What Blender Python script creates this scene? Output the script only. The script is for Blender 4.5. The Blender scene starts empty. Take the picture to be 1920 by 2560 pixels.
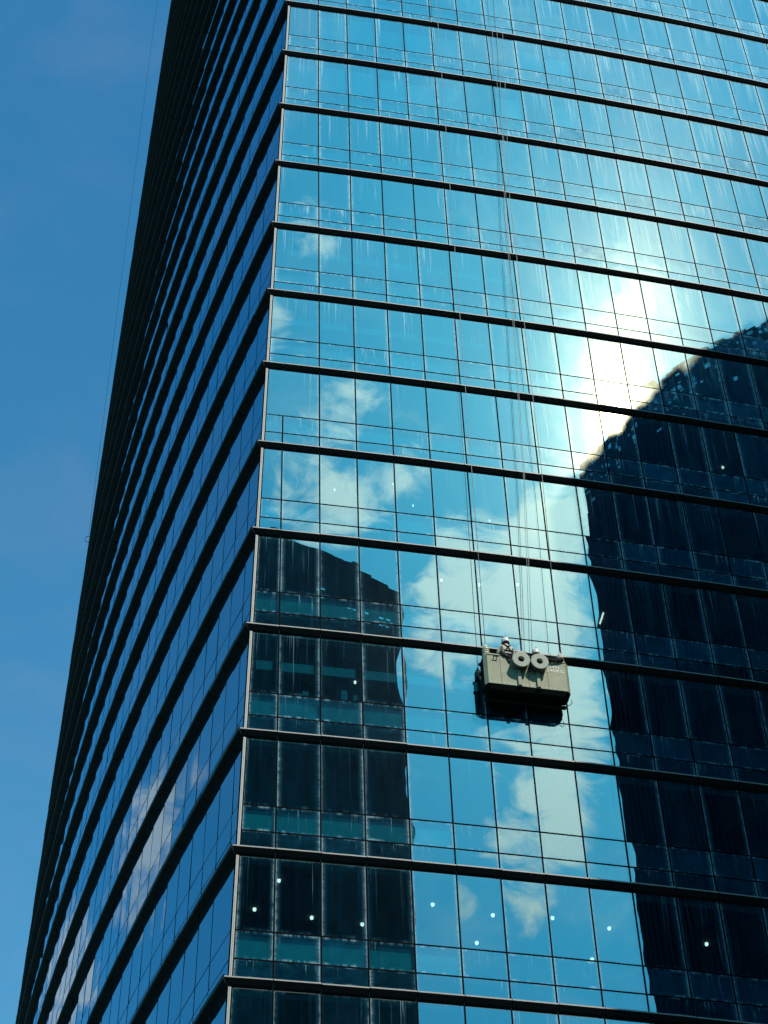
import bpy, bmesh, math, random
import numpy as np
from mathutils import Matrix, Vector
random.seed(7); rng = np.random.default_rng(7)
R = math.radians
sc = bpy.context.scene
COL = sc.collection

# ------------------------------------------------------------------ camera
GZ = 83.0                                   # height of the zero level above the street
cam = bpy.data.cameras.new('camera')
cam.sensor_fit = 'HORIZONTAL'; cam.sensor_width = 36.0
cam.lens = 5322.249 / 1920 * 36
cam.clip_start = 0.5; cam.clip_end = 5000
camo = bpy.data.objects.new('camera', cam); COL.objects.link(camo)
fw = Vector((0.12786615, 0.65534549, 0.74442766)); ri = Vector((0.98606690, -0.16453083, -0.02452896)); up = Vector((-0.10640636, -0.73719190, 0.66725242))
m = Matrix((ri, up, -fw)).transposed().to_4x4(); m.translation = Vector((-6.714257, -45.18251, 1.674611))
camo.matrix_world = m
sc.camera = camo

# ------------------------------------------------------------------ light
SUN_AZ, SUN_EL = 154.6, 50.12                # azimuth clockwise from +y
sdir = Vector((math.sin(R(SUN_AZ))*math.cos(R(SUN_EL)), math.cos(R(SUN_AZ))*math.cos(R(SUN_EL)), math.sin(R(SUN_EL))))
sun = bpy.data.lights.new('sun', 'SUN'); sun.energy = 4.0; sun.angle = R(0.5); sun.color = (1.0, 0.94, 0.82)
suno = bpy.data.objects.new('sun', sun); COL.objects.link(suno)
suno.rotation_euler = sdir.to_track_quat('Z', 'Y').to_euler(); suno.location = (0, -60, 150)

sc.view_settings.view_transform = 'Standard'; sc.view_settings.look = 'None'
sc.view_settings.exposure = 0.0; sc.view_settings.gamma = 1.0

w = bpy.data.worlds.new('World'); sc.world = w; w.use_nodes = True
nt = w.node_tree; nt.nodes.clear()
def N(t, **k):
    n = nt.nodes.new(t)
    for a, b in k.items(): setattr(n, a, b)
    return n
def setin(n, i, v):
    if hasattr(v, 'is_output'): nt.links.new(v, n.inputs[i])
    elif v is not None: n.inputs[i].default_value = v
def M(op, a, b=None, c=None, clamp=False):
    n = N('ShaderNodeMath', operation=op, use_clamp=clamp)
    setin(n, 0, a); setin(n, 1, b); setin(n, 2, c)
    return n.outputs[0]
def VM(op, a, b=None, out=0):
    n = N('ShaderNodeVectorMath', operation=op); setin(n, 0, a); setin(n, 1, b)
    return n.outputs[out]
def MIX(fac, a, b, bt='MIX'):
    n = N('ShaderNodeMix', data_type='RGBA', blend_type=bt)
    setin(n, 0, fac); setin(n, 6, a); setin(n, 7, b)
    return n.outputs[2]
def SMOOTH(x, lo, hi):
    n = N('ShaderNodeMapRange', interpolation_type='SMOOTHSTEP'); setin(n, 0, x); setin(n, 1, lo); setin(n, 2, hi)
    return n.outputs[0]
def NOISE(vec, scale, detail=4.0, rough=0.55, dist=0.0):
    n = N('ShaderNodeTexNoise'); setin(n, 'Vector', vec); setin(n, 'Scale', scale); setin(n, 'Detail', detail)
    setin(n, 'Roughness', rough); setin(n, 'Distortion', dist)
    return n.outputs[0]
def N_col(vec, scale):
    n = N('ShaderNodeTexNoise'); setin(n, 'Vector', vec); setin(n, 'Scale', scale); setin(n, 'Detail', 4.0)
    return n.outputs['Color']
sky = N('ShaderNodeTexSky', sky_type='NISHITA')
sky.sun_disc = False; sky.sun_elevation = R(SUN_EL); sky.sun_rotation = R(SUN_AZ)
sky.air_density = 1.0; sky.dust_density = 0.25; sky.ozone_density = 3.0; sky.altitude = 0
dirv = N('ShaderNodeTexCoord').outputs['Generated']
# cloud puffs: direction, angular radius
CL = [(0.190,-0.660,0.727,0.016),(0.235,-0.655,0.718,0.018),(0.200,-0.690,0.696,0.012),(0.245,-0.640,0.728,0.016),(0.150,-0.640,0.754,0.014),(0.250,-0.72,0.648,0.014),(0.232,-0.748,0.622,0.010),(0.215,-0.715,0.665,0.008),
      (0.077,-0.562,0.823,0.010),(0.061,-0.595,0.802,0.008),(0.119,-0.618,0.777,0.013),(0.092,-0.647,0.757,0.02),(0.115,-0.654,0.747,0.012),
      (0.230,-0.632,0.740,0.014),(0.178,-0.674,0.716,0.014),(0.215,-0.672,0.709,0.018),(0.250,-0.665,0.700,0.016),(0.264,-0.685,0.680,0.02),(0.263,-0.706,0.658,0.017),
      (0.224,-0.740,0.635,0.008),(0.265,-0.724,0.637,0.014),(0.206,-0.762,0.614,0.009),(0.245,-0.755,0.608,0.011),(0.276,-0.548,0.789,0.02),
      (0.283,-0.524,0.804,0.014),(0.255,-0.619,0.743,0.014),(0.240,-0.703,0.670,0.009),(0.170,-0.694,0.700,0.011),
      (-0.325,0.688,0.649,0.024),(-0.312,0.700,0.642,0.014),(-0.345,0.662,0.666,0.007),(-0.327,0.721,0.611,0.010),(-0.295,0.721,0.627,0.020),(-0.186,0.800,0.571,0.030),(-0.258,0.766,0.589,0.014),(-0.222,0.775,0.59,0.022)]
tot = None
for x, y, z, r in CL:
    d = VM('DISTANCE', dirv, Vector((x, y, z)).normalized(), 1)
    d = M('MULTIPLY', d, 0.75 / r)
    g = M('POWER', 2.718, M('MULTIPLY', M('MULTIPLY', d, d), -1.0))
    tot = g if tot is None else M('ADD', tot, g)
warp = VM('MULTIPLY', VM('SUBTRACT', N_col(dirv, 9.0), (0.5, 0.5, 0.5)), (0.05, 0.05, 0.05))
squash = VM('MULTIPLY', VM('ADD', dirv, warp), (1.0, 1.0, 2.0))
n1 = NOISE(squash, 26.0, 8.0, 0.6, 0.6)
n2 = NOISE(squash, 7.0, 6.0, 0.6, 0.3)
gatec = M('MINIMUM', M('MULTIPLY', tot, 2.5), 1.0)
dens = M('ADD', M('MULTIPLY', tot, 0.75), M('MULTIPLY', M('MULTIPLY', M('SUBTRACT', n1, 0.5), 2.9), gatec))
dens = SMOOTH(dens, 0.20, 1.05)
# a veil of thin cirrus round the sun
sund = VM('DISTANCE', dirv, sdir, 1)
near = SMOOTH(sund, 0.55, 0.05)
wisp = M('MULTIPLY', SMOOTH(n2, 0.50, 0.80), M('MULTIPLY', near, 0.42))
dens = M('ADD', M('ADD', dens, wisp), M('MULTIPLY', SMOOTH(n2, 0.42, 0.75), 0.05), clamp=True)
tint = MIX(1.0, sky.outputs[0], (0.30, 1.06, 1.18, 1), 'MULTIPLY')
sz = N('ShaderNodeSeparateXYZ'); nt.links.new(dirv, sz.inputs[0])
low = M('MULTIPLY', SMOOTH(sz.outputs[2], 0.92, 0.42), SMOOTH(sz.outputs[1], 0.0, 0.5))
tint = MIX(low, tint, MIX(1.0, tint, (0.25, 0.55, 0.45, 1), 'ADD'))
bg1 = N('ShaderNodeBackground'); nt.links.new(tint, bg1.inputs[0]); bg1.inputs[1].default_value = 0.165

glow = M('ADD', M('MULTIPLY', M('POWER', 2.718, M('MULTIPLY', M('MULTIPLY', sund, sund), -1/0.05**2)), 0.40),
         M('MULTIPLY', M('POWER', 2.718, M('MULTIPLY', sund, -1/0.12)), 0.22))
cb = M('ADD', M('MULTIPLY', near, 0.95), 0.62)
cloudc = MIX(0.0, (1.42, 1.02, 1.04, 1), (1, 1, 1, 1))
bg2 = N('ShaderNodeBackground'); nt.links.new(cloudc, bg2.inputs[0]); nt.links.new(cb, bg2.inputs[1])
mixb = N('ShaderNodeMixShader'); nt.links.new(dens, mixb.inputs[0]); nt.links.new(bg1.outputs[0], mixb.inputs[1]); nt.links.new(bg2.outputs[0], mixb.inputs[2])
bg3 = N('ShaderNodeBackground'); bg3.inputs[0].default_value = (1.0, 0.98, 0.74, 1); nt.links.new(glow, bg3.inputs[1])
addb = N('ShaderNodeAddShader'); nt.links.new(mixb.outputs[0], addb.inputs[0]); nt.links.new(bg3.outputs[0], addb.inputs[1])
out = N('ShaderNodeOutputWorld'); nt.links.new(addb.outputs[0], out.inputs[0])
sc.cycles.caustics_reflective = False; sc.cycles.max_bounces = 10; sc.cycles.transparent_max_bounces = 16; sc.cycles.glossy_bounces = 5
sc.cycles.sample_clamp_indirect = 6.0

# ------------------------------------------------------------------ materials
def newmat(name):
    global nt
    mt = bpy.data.materials.new(name); mt.use_nodes = True
    nt = mt.node_tree; nt.nodes.clear()
    return mt
def outp(sh):
    o = N('ShaderNodeOutputMaterial'); nt.links.new(sh, o.inputs[0])
def principled(name, col, rough=0.6, metal=0.0, var=0.12, scale=6.0, spec=0.4, bump=0.0):
    mt = newmat(name)
    p = N('ShaderNodeBsdfPrincipled'); p.inputs['Roughness'].default_value = rough; p.inputs['Metallic'].default_value = metal
    p.inputs['Specular IOR Level'].default_value = spec
    tc = N('ShaderNodeTexCoord').outputs['Object']
    n = NOISE(tc, scale, 5.0, 0.6)
    lo = tuple(c * (1 - var) for c in col) + (1,); hi = tuple(min(1, c * (1 + var)) for c in col) + (1,)
    nt.links.new(MIX(n, lo, hi), p.inputs['Base Color'])
    if bump:
        b = N('ShaderNodeBump'); b.inputs['Strength'].default_value = bump; b.inputs['Distance'].default_value = 0.02
        nt.links.new(n, b.inputs['Height']); nt.links.new(b.outputs[0], p.inputs['Normal'])
    outp(p.outputs[0]); return mt
def emis(name, col, s):
    mt = newmat(name); e = N('ShaderNodeEmission'); e.inputs[0].default_value = col + (1,); e.inputs[1].default_value = s
    outp(e.outputs[0]); return mt

def glassmat(name, base, top, tint, trans, dirt, power):
    """coated pane: mirror coat over a tinted see-through body, with rain streaks and grime along the joints"""
    mt = newmat(name)
    uv = N('ShaderNodeUVMap', uv_map='pane').outputs[0]; rv = N('ShaderNodeUVMap', uv_map='pane_id').outputs[0]
    su = N('ShaderNodeSeparateXYZ'); nt.links.new(uv, su.inputs[0]); u, v = su.outputs[0], su.outputs[1]
    sr = N('ShaderNodeSeparateXYZ'); nt.links.new(rv, sr.inputs[0]); rnd, kind = sr.outputs[0], sr.outputs[1]
    def comb(a, b, c):
        n = N('ShaderNodeCombineXYZ'); setin(n, 0, a); setin(n, 1, b); setin(n, 2, c); return n.outputs[0]
    ro = M('MULTIPLY', rnd, 71.0)
    pz = N('ShaderNodeSeparateXYZ'); nt.links.new(N('ShaderNodeNewGeometry').outputs['Position'], pz.inputs[0])
    high = M('MULTIPLY', SMOOTH(pz.outputs[2], 44.0, 76.0), M('MULTIPLY_ADD', SMOOTH(pz.outputs[0], 2.0, 20.0), 0.95, 0.75)) if dirt > 0.2 else 0.0
    # streaks that run down from the head of a pane, each pane with its own amount
    vec = comb(M('MULTIPLY', u, 15.0), M('MULTIPLY', v, 0.35), ro)
    s1 = NOISE(vec, 1.6, 4.0, 0.65)
    ln = NOISE(comb(M('MULTIPLY', u, 4.0), 0.0, M('ADD', ro, 9.0)), 1.3, 2.0)
    reach = SMOOTH(M('ADD', v, M('MULTIPLY', ln, 2.2)), 1.0, 2.1)
    own = SMOOTH(NOISE(comb(M('MULTIPLY', u, 1.3), 0.2, M('ADD', ro, 3.0)), 1.6, 2.0), 0.38, 0.68)
    st = M('MULTIPLY', SMOOTH(s1, M('SUBTRACT', 0.52, M('MULTIPLY', high, 0.05)), 0.76), reach)
    st = M('MULTIPLY', st, own)
    # grime along the joints
    eu = M('MINIMUM', u, M('SUBTRACT', 1.0, u))
    en = NOISE(comb(M('MULTIPLY', v, 1.0), M('GREATER_THAN', u, 0.5), ro), 9.0, 4.0, 0.7)
    wid = M('MULTIPLY_ADD', M('SUBTRACT', en, 0.35), 0.26, 0.015)
    ed = M('MAXIMUM', M('MULTIPLY', SMOOTH(eu, M('MAXIMUM', wid, 0.012), 0.0), 0.8), M('MULTIPLY', SMOOTH(eu, 0.16, 0.0), M('MULTIPLY', en, 0.55)))
    egate = SMOOTH(NOISE(comb(M('GREATER_THAN', u, 0.5), 0.7, M('ADD', ro, 5.0)), 2.3, 0.0), 0.34, 0.66)
    ed = M('MULTIPLY', ed, M('MULTIPLY_ADD', egate, 0.92, 0.08))
    ev = M('MINIMUM', v, M('SUBTRACT', 1.0, v))
    hn = SMOOTH(NOISE(comb(M('MULTIPLY', u, 2.0), 3.0, ro), 2.0, 4.0, 0.7), 0.42, 0.72)
    eh = M('MULTIPLY', SMOOTH(ev, M('MULTIPLY_ADD', kind, 0.12, 0.06), 0.0), M('MULTIPLY', hn, M('MULTIPLY_ADD', kind, 0.55, 0.30)))
    film = M('MULTIPLY', NOISE(comb(M('MULTIPLY', u, 1.5), v, ro), 2.2, 4.0, 0.6), M('MULTIPLY', M('ADD', M('MULTIPLY_ADD', high, 0.34, 0.07), M('MULTIPLY', kind, M('MULTIPLY_ADD', high, 0.25, 0.20))), M('MULTIPLY_ADD', NOISE(comb(ro, 0.5, 0.5), 3.7, 0.0), 2.4, -0.2)))
    d = M('MAXIMUM', M('MAXIMUM', M('MULTIPLY', st, 0.8), ed), eh)
    white = SMOOTH(M('ADD', d, M('MULTIPLY', high, 0.10)), 0.02, 0.45)
    d = M('ADD', M('MULTIPLY', d, M('MULTIPLY_ADD', high, 0.50, 0.60)), film, clamp=True)
    d = M('MULTIPLY', d, dirt)
    lw = N('ShaderNodeLayerWeight'); lw.inputs[0].default_value = 0.5
    f = M('MULTIPLY_ADD', M('POWER', lw.outputs['Facing'], power), top - base, base)
    tr = N('ShaderNodeBsdfTransparent'); tr.inputs[0].default_value = trans + (1,)
    gl = N('ShaderNodeBsdfGlossy'); gl.inputs['Roughness'].default_value = 0.0; gl.inputs['Color'].default_value = tint + (1,)
    # grime scatters the sun's image: a soft lobe that grows where the glass is dirty
    g2 = N('ShaderNodeBsdfGlossy'); g2.inputs['Roughness'].default_value = 0.075; g2.inputs['Color'].default_value = (1, .93, .62, 1)
    g3 = N('ShaderNodeBsdfGlossy'); g3.inputs['Roughness'].default_value = 0.19; g3.inputs['Color'].default_value = (.94, 1.0, .68, 1)
    mg0 = N('ShaderNodeMixShader'); mg0.inputs[0].default_value = 0.70
    nt.links.new(g2.outputs[0], mg0.inputs[1]); nt.links.new(g3.outputs[0], mg0.inputs[2])
    mg = N('ShaderNodeMixShader'); nt.links.new(M('MULTIPLY_ADD', d, 0.045, 0.0036), mg.inputs[0])
    nt.links.new(gl.outputs[0], mg.inputs[1]); nt.links.new(mg0.outputs[0], mg.inputs[2])
    mx = N('ShaderNodeMixShader'); nt.links.new(f, mx.inputs[0]); nt.links.new(tr.outputs[0], mx.inputs[1]); nt.links.new(mg.outputs[0], mx.inputs[2])
    df = N('ShaderNodeBsdfDiffuse'); nt.links.new(MIX(white, (0.01, 0.24, 0.42, 1), (0.46, 0.72, 0.80, 1)), df.inputs[0])
    m2 = N('ShaderNodeMixShader'); nt.links.new(d, m2.inputs[0]); nt.links.new(mx.outputs[0], m2.inputs[1]); nt.links.new(df.outputs[0], m2.inputs[2])
    outp(m2.outputs[0]); return mt

MAT = {}
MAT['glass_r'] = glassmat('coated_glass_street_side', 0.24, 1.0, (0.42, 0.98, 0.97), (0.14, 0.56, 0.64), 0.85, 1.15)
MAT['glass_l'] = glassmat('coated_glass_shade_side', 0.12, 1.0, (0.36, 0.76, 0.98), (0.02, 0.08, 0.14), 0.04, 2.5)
MAT['frame'] = principled('black_joint', (0.003, 0.0035, 0.004), 0.8, 0, 0.2, 3, 0.03)
MAT['ledge'] = principled('dark_bronze_panel', (0.016, 0.015, 0.014), 0.7, 0.0, 0.35, 2.5, 0.05)
MAT['fascia'] = principled('dark_grey_green_panel', (0.026, 0.040, 0.035), 0.7, 0.0, 0.30, 2.5, 0.2)
MAT['soffit'] = principled('black_soffit', (0.009, 0.010, 0.010), 0.7, 0, 0.3, 3, 0.2)
MAT['nose'] = principled('pale_aluminium_edge', (0.30, 0.285, 0.25), 0.5, 0.0, 0.2, 3)
MAT['post'] = principled('pale_aluminium_post', (0.40, 0.385, 0.34), 0.5, 0.0, 0.18, 4)
MAT['slab'] = principled('interior_concrete', (0.10, 0.11, 0.11), 0.9)
MAT['core'] = principled('interior_wall_paint', (0.02, 0.07, 0.14), 0.9)
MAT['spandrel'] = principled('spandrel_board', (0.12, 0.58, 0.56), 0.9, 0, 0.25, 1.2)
MAT['spandrel_shade'] = principled('spandrel_board_shade_tone', (0.015, 0.07, 0.10), 0.9, 0, 0.25, 1.2)  # same board with the opposite tower's shade put into its colour
MAT['blind'] = principled('roller_blind', (0.05, 0.75, 0.80), 0.9, 0, 0.05)
MAT['beam'] = principled('bulkhead_paint', (0.16, 0.45, 0.45), 0.9)
MAT['lamp'] = emis('lamp_diffuser', (1.0, 0.42, 0.34), 7.0)
MAT['concrete'] = principled('roof_concrete', (0.25, 0.25, 0.25), 0.9)
MAT['ground'] = principled('asphalt', (0.05, 0.05, 0.052), 0.9, 0, 0.3, 0.8, 0.2)
MAT['cradle'] = principled('olive_grey_paint', (0.265, 0.275, 0.175), 0.6, 0.0, 0.38, 3.5, 0.3, 0.15)
MAT['cradle_dark'] = principled('cradle_black_and_shade', (0.012, 0.014, 0.012), 0.9, 0.0, 0.4, 5.0, 0.05)  # black underside and seams, and shade painted on back and left end
MAT['drum'] = principled('wound_hose', (0.20, 0.185, 0.15), 0.8, 0, 0.3, 20, 0.2)
MAT['flange'] = principled('pale_reel_paint', (0.43, 0.44, 0.34), 0.55, 0, 0.12, 7)
MAT['black'] = principled('black_rubber', (0.012, 0.012, 0.012), 0.7, 0, 0.3, 12, 0.3)
MAT['rope'] = principled('pale_rope', (0.38, 0.36, 0.34), 0.8, 0, 0.1, 30)
MAT['steel'] = principled('worn_steel', (0.42, 0.42, 0.38), 0.5, 0.3, 0.2, 20)
MAT['anchor'] = principled('yellowed_sleeve', (0.58, 0.52, 0.33), 0.7, 0, 0.25, 18)
MAT['text'] = principled('white_stencil', (0.80, 0.80, 0.68), 0.8, 0, 0.25, 30)
MAT['shirt'] = principled('cream_overall', (0.62, 0.53, 0.40), 0.9, 0, 0.1, 8)
MAT['skin'] = principled('skin', (0.32, 0.19, 0.12), 0.6, 0, 0.08, 8)
MAT['helmet'] = principled('white_helmet', (0.78, 0.76, 0.68), 0.35, 0, 0.05, 8)
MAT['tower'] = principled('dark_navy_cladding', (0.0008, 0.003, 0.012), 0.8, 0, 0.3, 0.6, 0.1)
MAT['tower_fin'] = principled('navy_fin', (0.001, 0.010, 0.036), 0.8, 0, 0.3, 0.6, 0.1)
MAT['glint'] = principled('sky_glint_reflector', (0.85, 0.88, 0.9), 0.30, 1.0, 0.02, 3)  # added mirror facets standing for sky seen through the crown
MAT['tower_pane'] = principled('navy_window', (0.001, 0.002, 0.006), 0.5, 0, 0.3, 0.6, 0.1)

# ------------------------------------------------------------------ mesh helpers
class MB:
    def __init__(s): s.v = []; s.f = []; s.mi = []; s.mats = []
    def mat(s, name):
        if name not in s.mats: s.mats.append(name)
        return s.mats.index(name)
    def add(s, vs, fs, mat):
        b = len(s.v); i = s.mat(mat)
        s.v.extend([tuple(v) for v in vs]); s.f.extend([tuple(b + k for k in f) for f in fs]); s.mi.extend([i] * len(fs))
    def hexa(s, p, mat):      # 8 points: bottom ring 0-3, top ring 4-7
        s.add(p, [(3, 2, 1, 0), (4, 5, 6, 7), (0, 1, 5, 4), (1, 2, 6, 5), (2, 3, 7, 6), (3, 0, 4, 7)], mat)
    def box(s, a, b, mat):
        (x0, y0, z0), (x1, y1, z1) = a, b
        s.hexa([(x0, y0, z0), (x1, y0, z0), (x1, y1, z0), (x0, y1, z0), (x0, y0, z1), (x1, y0, z1), (x1, y1, z1), (x0, y1, z1)], mat)
    def tube(s, pts, r, mat, n=8, caps=True):
        pts = [Vector(q) for q in pts]; rs = r if isinstance(r, (list, tuple)) else [r] * len(pts)
        vs = []; fs = []
        ref = Vector((0, 0, 1)) if abs((pts[-1] - pts[0]).normalized().z) < 0.9 else Vector((1, 0, 0))
        for i, q in enumerate(pts):
            t = (pts[min(i + 1, len(pts) - 1)] - pts[max(i - 1, 0)]).normalized()
            a = t.cross(ref).normalized(); b = t.cross(a)
            for k in range(n):
                an = 2 * math.pi * k / n
                vs.append(q + (a * math.cos(an) + b * math.sin(an)) * rs[i])
        for i in range(len(pts) - 1):
            for k in range(n):
                fs.append((i * n + k, i * n + (k + 1) % n, (i + 1) * n + (k + 1) % n, (i + 1) * n + k))
        if caps: fs.append(tuple(range(n))[::-1]); fs.append(tuple((len(pts) - 1) * n + k for k in range(n)))
        s.add(vs, fs, mat)
    def build(s, name, parent=None, smooth=False):
        me = bpy.data.meshes.new(name); me.from_pydata(s.v, [], s.f)
        for mt in s.mats: me.materials.append(MAT[mt])
        me.polygons.foreach_set('material_index', s.mi)
        if smooth: me.polygons.foreach_set('use_smooth', [True] * len(s.f))
        me.update()
        o = bpy.data.objects.new(name, me); COL.objects.link(o)
        if parent: o.parent = parent
        return o
def recalc(o):
    bm = bmesh.new(); bm.from_mesh(o.data); bmesh.ops.recalc_face_normals(bm, faces=bm.faces); bm.to_mesh(o.data); bm.free()
    return o
def thing(name, label, cat, loc=(0, 0, 0), rz=0.0, group=None):
    o = bpy.data.objects.new(name, None); COL.objects.link(o); o.location = loc; o.rotation_euler = (0, 0, rz)
    o['label'] = label; o['category'] = cat
    if group: o['group'] = group
    return o
def tag(o, label, cat, group=None):
    o['label'] = label; o['category'] = cat
    if group: o['group'] = group
    return o

# ------------------------------------------------------------------ ground
g = MB(); g.add([(-600, -600, 0), (600, -600, 0), (600, 600, 0), (-600, 600, 0)], [(0, 1, 2, 3)], 'ground')
go = g.build('ground'); go['kind'] = 'structure'

# ------------------------------------------------------------------ the glass tower
H = 4.27786948; W = 1.25; K = 0.00378058467
SC0, SC1 = -1.38605, 0.02097397             # corner position along the street front as a function of height
PHI0, PHIZ, KL, WL, LEAN, Q4 = 1.81397, -0.00006, -0.00441, 1.18766, 0.02676, 1.41766
def phi(z): return PHI0 + PHIZ*z
def corner_s(z): return SC0 + SC1 * z
def Fr(s, z, off=0.0):                      # street front, off = outwards
    return Vector((math.sin(K*s)/K + off*math.sin(K*s), (1-math.cos(K*s))/K - off*math.cos(K*s), z + GZ))
def Fl(u, z, off=0.0):                      # shaded side front
    c = Fr(corner_s(z), z); p = phi(z); a = p + KL*u
    x = (math.sin(a)-math.sin(p))/KL; y = -(math.cos(a)-math.cos(p))/KL
    return Vector((c.x + x - off*math.sin(a), c.y + y + off*math.cos(a), z + GZ))
def Fc(z, off):                             # mitred corner
    a = K*corner_s(z); nr = Vector((math.sin(a), -math.cos(a), 0)); nl = Vector((-math.sin(phi(z)), math.cos(phi(z)), 0))
    return Fr(corner_s(z), z) + (nr + nl) / (1 + nr.dot(nl)) * off
S_END, U_END = 27.5, 74.0
K0, K1 = -19, 17
Z_TOP, Z_T2, Z_LT, Z_SOF = H - 1.82, -0.915, -1.50, -1.82    # levels within a storey, from the main transom
def mull_u(n, z): return WL*(n + Q4) + LEAN*z

tower = thing('glass_tower', 'glass office tower with dark horizontal ledges and mirrored clouds', 'building')

class Panes:
    """collects curved glass panes with uv layers"""
    def __init__(s): s.v = []; s.f = []; s.uv = []; s.id = []
    def pane(s, P00, P10, P01, P11, nu, nv, kind, tilt, pill):
        P00, P10, P01, P11 = map(np.array, (P00, P10, P01, P11))
        nrm = np.cross(P10 - P00, P01 - P00); nrm /= np.linalg.norm(nrm)
        wd = np.linalg.norm(P10 - P00); ht = np.linalg.norm(P01 - P00)
        U, V = np.meshgrid(np.linspace(0, 1, nu + 1), np.linspace(0, 1, nv + 1))
        P = (P00*(1-U[..., None])*(1-V[..., None]) + P10*U[..., None]*(1-V[..., None]) + P01*(1-U[..., None])*V[..., None] + P11*U[..., None]*V[..., None])
        a, b = rng.normal(0, tilt, 2); c = rng.normal(pill, pill*0.6); ph = rng.uniform(0, 6.28, 4)
        D = a*(U-.5)*wd + b*(V-.5)*ht + c*(1-(2*U-1)**2)*(1-(2*V-1)**2)*min(wd, ht)
        D += pill*0.10*np.sin(V*ht*4.2+ph[0])*np.sin(U*wd*3.1+ph[1]) + pill*0.05*np.sin(V*ht*8+U*wd*5+ph[2])
        if kind >= 0 and nu > 6: D += 0.00010*np.sin(U*wd*17+ph[3]+2*np.sin(V*ht*3+ph[0]))*np.sin(V*ht*11+ph[1]+1.5*np.sin(U*wd*5))
        P = P + nrm*D[..., None]
        base = len(s.v); s.v.extend(map(tuple, P.reshape(-1, 3)))
        r = rng.uniform()
        k = (nu + 1)
        for j in range(nv):
            for i in range(nu):
                q = (j*k+i, j*k+i+1, (j+1)*k+i+1, (j+1)*k+i)
                s.f.append(tuple(base + t for t in q))
                for t in q:
                    s.uv.append((U.flat[t], V.flat[t])); s.id.append((r, kind))
    def build(s, name, mat, parent):
        me = bpy.data.meshes.new(name); me.from_pydata(s.v, [], s.f); me.materials.append(MAT[mat])
        l1 = me.uv_layers.new(name='pane'); l1.data.foreach_set('uv', np.array(s.uv, dtype=np.float32).ravel())
        l2 = me.uv_layers.new(name='pane_id'); l2.data.foreach_set('uv', np.array(s.id, dtype=np.float32).ravel())
        me.polygons.foreach_set('use_smooth', [True]*len(s.f)); me.update()
        o = bpy.data.objects.new(name, me); COL.objects.link(o); o.parent = parent
        return o

G = 0.02                                    # half joint
def bay(pn, mb, F, lo, hi, zk, fine, tilt, pill, split=None, frame_mat='frame', slim=False):
    """one window bay of one storey: three panes, its left-hand mullion and its transoms"""
    rows = [(0.0, Z_TOP, 0.0), (Z_T2, 0.0, 0.8), (Z_LT, Z_T2, 0.6)]
    for (z0, z1, kind) in rows:
        cols = [(lo, hi)]
        if split is not None and z1 <= 0.01: cols = [(lo, split), (split, hi)]
        for (a, b) in cols:
            A0, A1, B0, B1 = a(zk+z0)+G, a(zk+z1)+G, b(zk+z0)-G, b(zk+z1)-G
            if B0 - A0 < 0.05 or B1 - A1 < 0.02: continue
            big = kind == 0
            nu, nv = ((8, 13) if big else (8, 5)) if fine == 2 else ((3, 4) if big else (3, 2)) if fine == 1 else (1, 1)
            pn.pane(F(A0, zk+z0+0.016), F(B0, zk+z0+0.016), F(A1, zk+z1-0.016), F(B1, zk+z1-0.016), nu, nv, kind, tilt, pill)
    t = 0.012 if slim else 0.024
    def bar(a, z0, z1, wd, pr):
        p = []
        for z in (z0, z1):
            for (du, off) in ((-wd, -0.10), (wd, -0.10), (wd, pr), (-wd, pr)): p.append(F(a(zk+z)+du, zk+z, off))
        mb.hexa(p, frame_mat)
    bar(lo, Z_LT, Z_TOP, t, 0.006)
    if split is not None: bar(split, Z_LT, 0.0, t, 0.006)
    for zt in (0.0, Z_T2):
        p = []
        for z in (zt-t, zt+t):
            p += [F(lo(zk+z), zk+z, -0.09), F(hi(zk+z), zk+z, -0.09), F(hi(zk+z), zk+z, 0.004), F(lo(zk+z), zk+z, 0.004)]
        mb.hexa(p, frame_mat)

POST = 0.10
def right_bays(k):
    zk = -k*H
    n0 = -1 if k >= 7 else 0
    lst = [((lambda z: corner_s(z)+POST), (lambda z, n=n0: n*W), (lambda z: -W) if k == 6 else None)]
    n = n0
    while (n+1)*W <= S_END+0.01:
        lst.append(((lambda z, n=n: n*W), (lambda z, n=n: (n+1)*W), None)); n += 1
    return lst
def pix(P):
    d = P - camo.matrix_world.translation; D = d.dot(fw)
    return 960 + 5322.249*d.dot(ri)/D, 1280 - 5322.249*d.dot(up)/D
# choose the hundred street-side bays that show largest
cand = []
for k in range(K0, K1+1):
    for i, (lo, hi, sp) in enumerate(right_bays(k)):
        zk = -k*H
        a, b = pix(Fr(lo(zk), zk)), pix(Fr(hi(zk), zk)); c, d = pix(Fr(lo(zk), zk+Z_LT)), pix(Fr(lo(zk), zk+Z_TOP))
        x0, x1 = max(0, min(a[0], c[0])), min(1920, max(b[0], d[0])); y0, y1 = max(0, d[1]), min(2560, c[1])
        cand.append((max(0, x1-x0)*max(0, y1-y0), k, i))
cand.sort(reverse=True); chosen = {(k, i) for a, k, i in cand[:100]}
seen = {(k, i) for a, k, i in cand if a > 0}
restp, restm = Panes(), MB()
for k in range(K0, K1+1):
    for i, (lo, hi, sp) in enumerate(right_bays(k)):
        zk = -k*H
        if (k, i) in chosen:
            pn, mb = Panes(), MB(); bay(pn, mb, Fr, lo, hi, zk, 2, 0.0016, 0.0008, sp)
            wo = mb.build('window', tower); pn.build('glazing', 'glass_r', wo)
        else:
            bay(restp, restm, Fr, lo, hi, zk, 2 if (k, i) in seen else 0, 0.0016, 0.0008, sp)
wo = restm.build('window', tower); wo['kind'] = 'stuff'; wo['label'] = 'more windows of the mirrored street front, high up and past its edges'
po = restp.build('glazing', 'glass_r', wo); po['kind'] = 'stuff'
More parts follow.
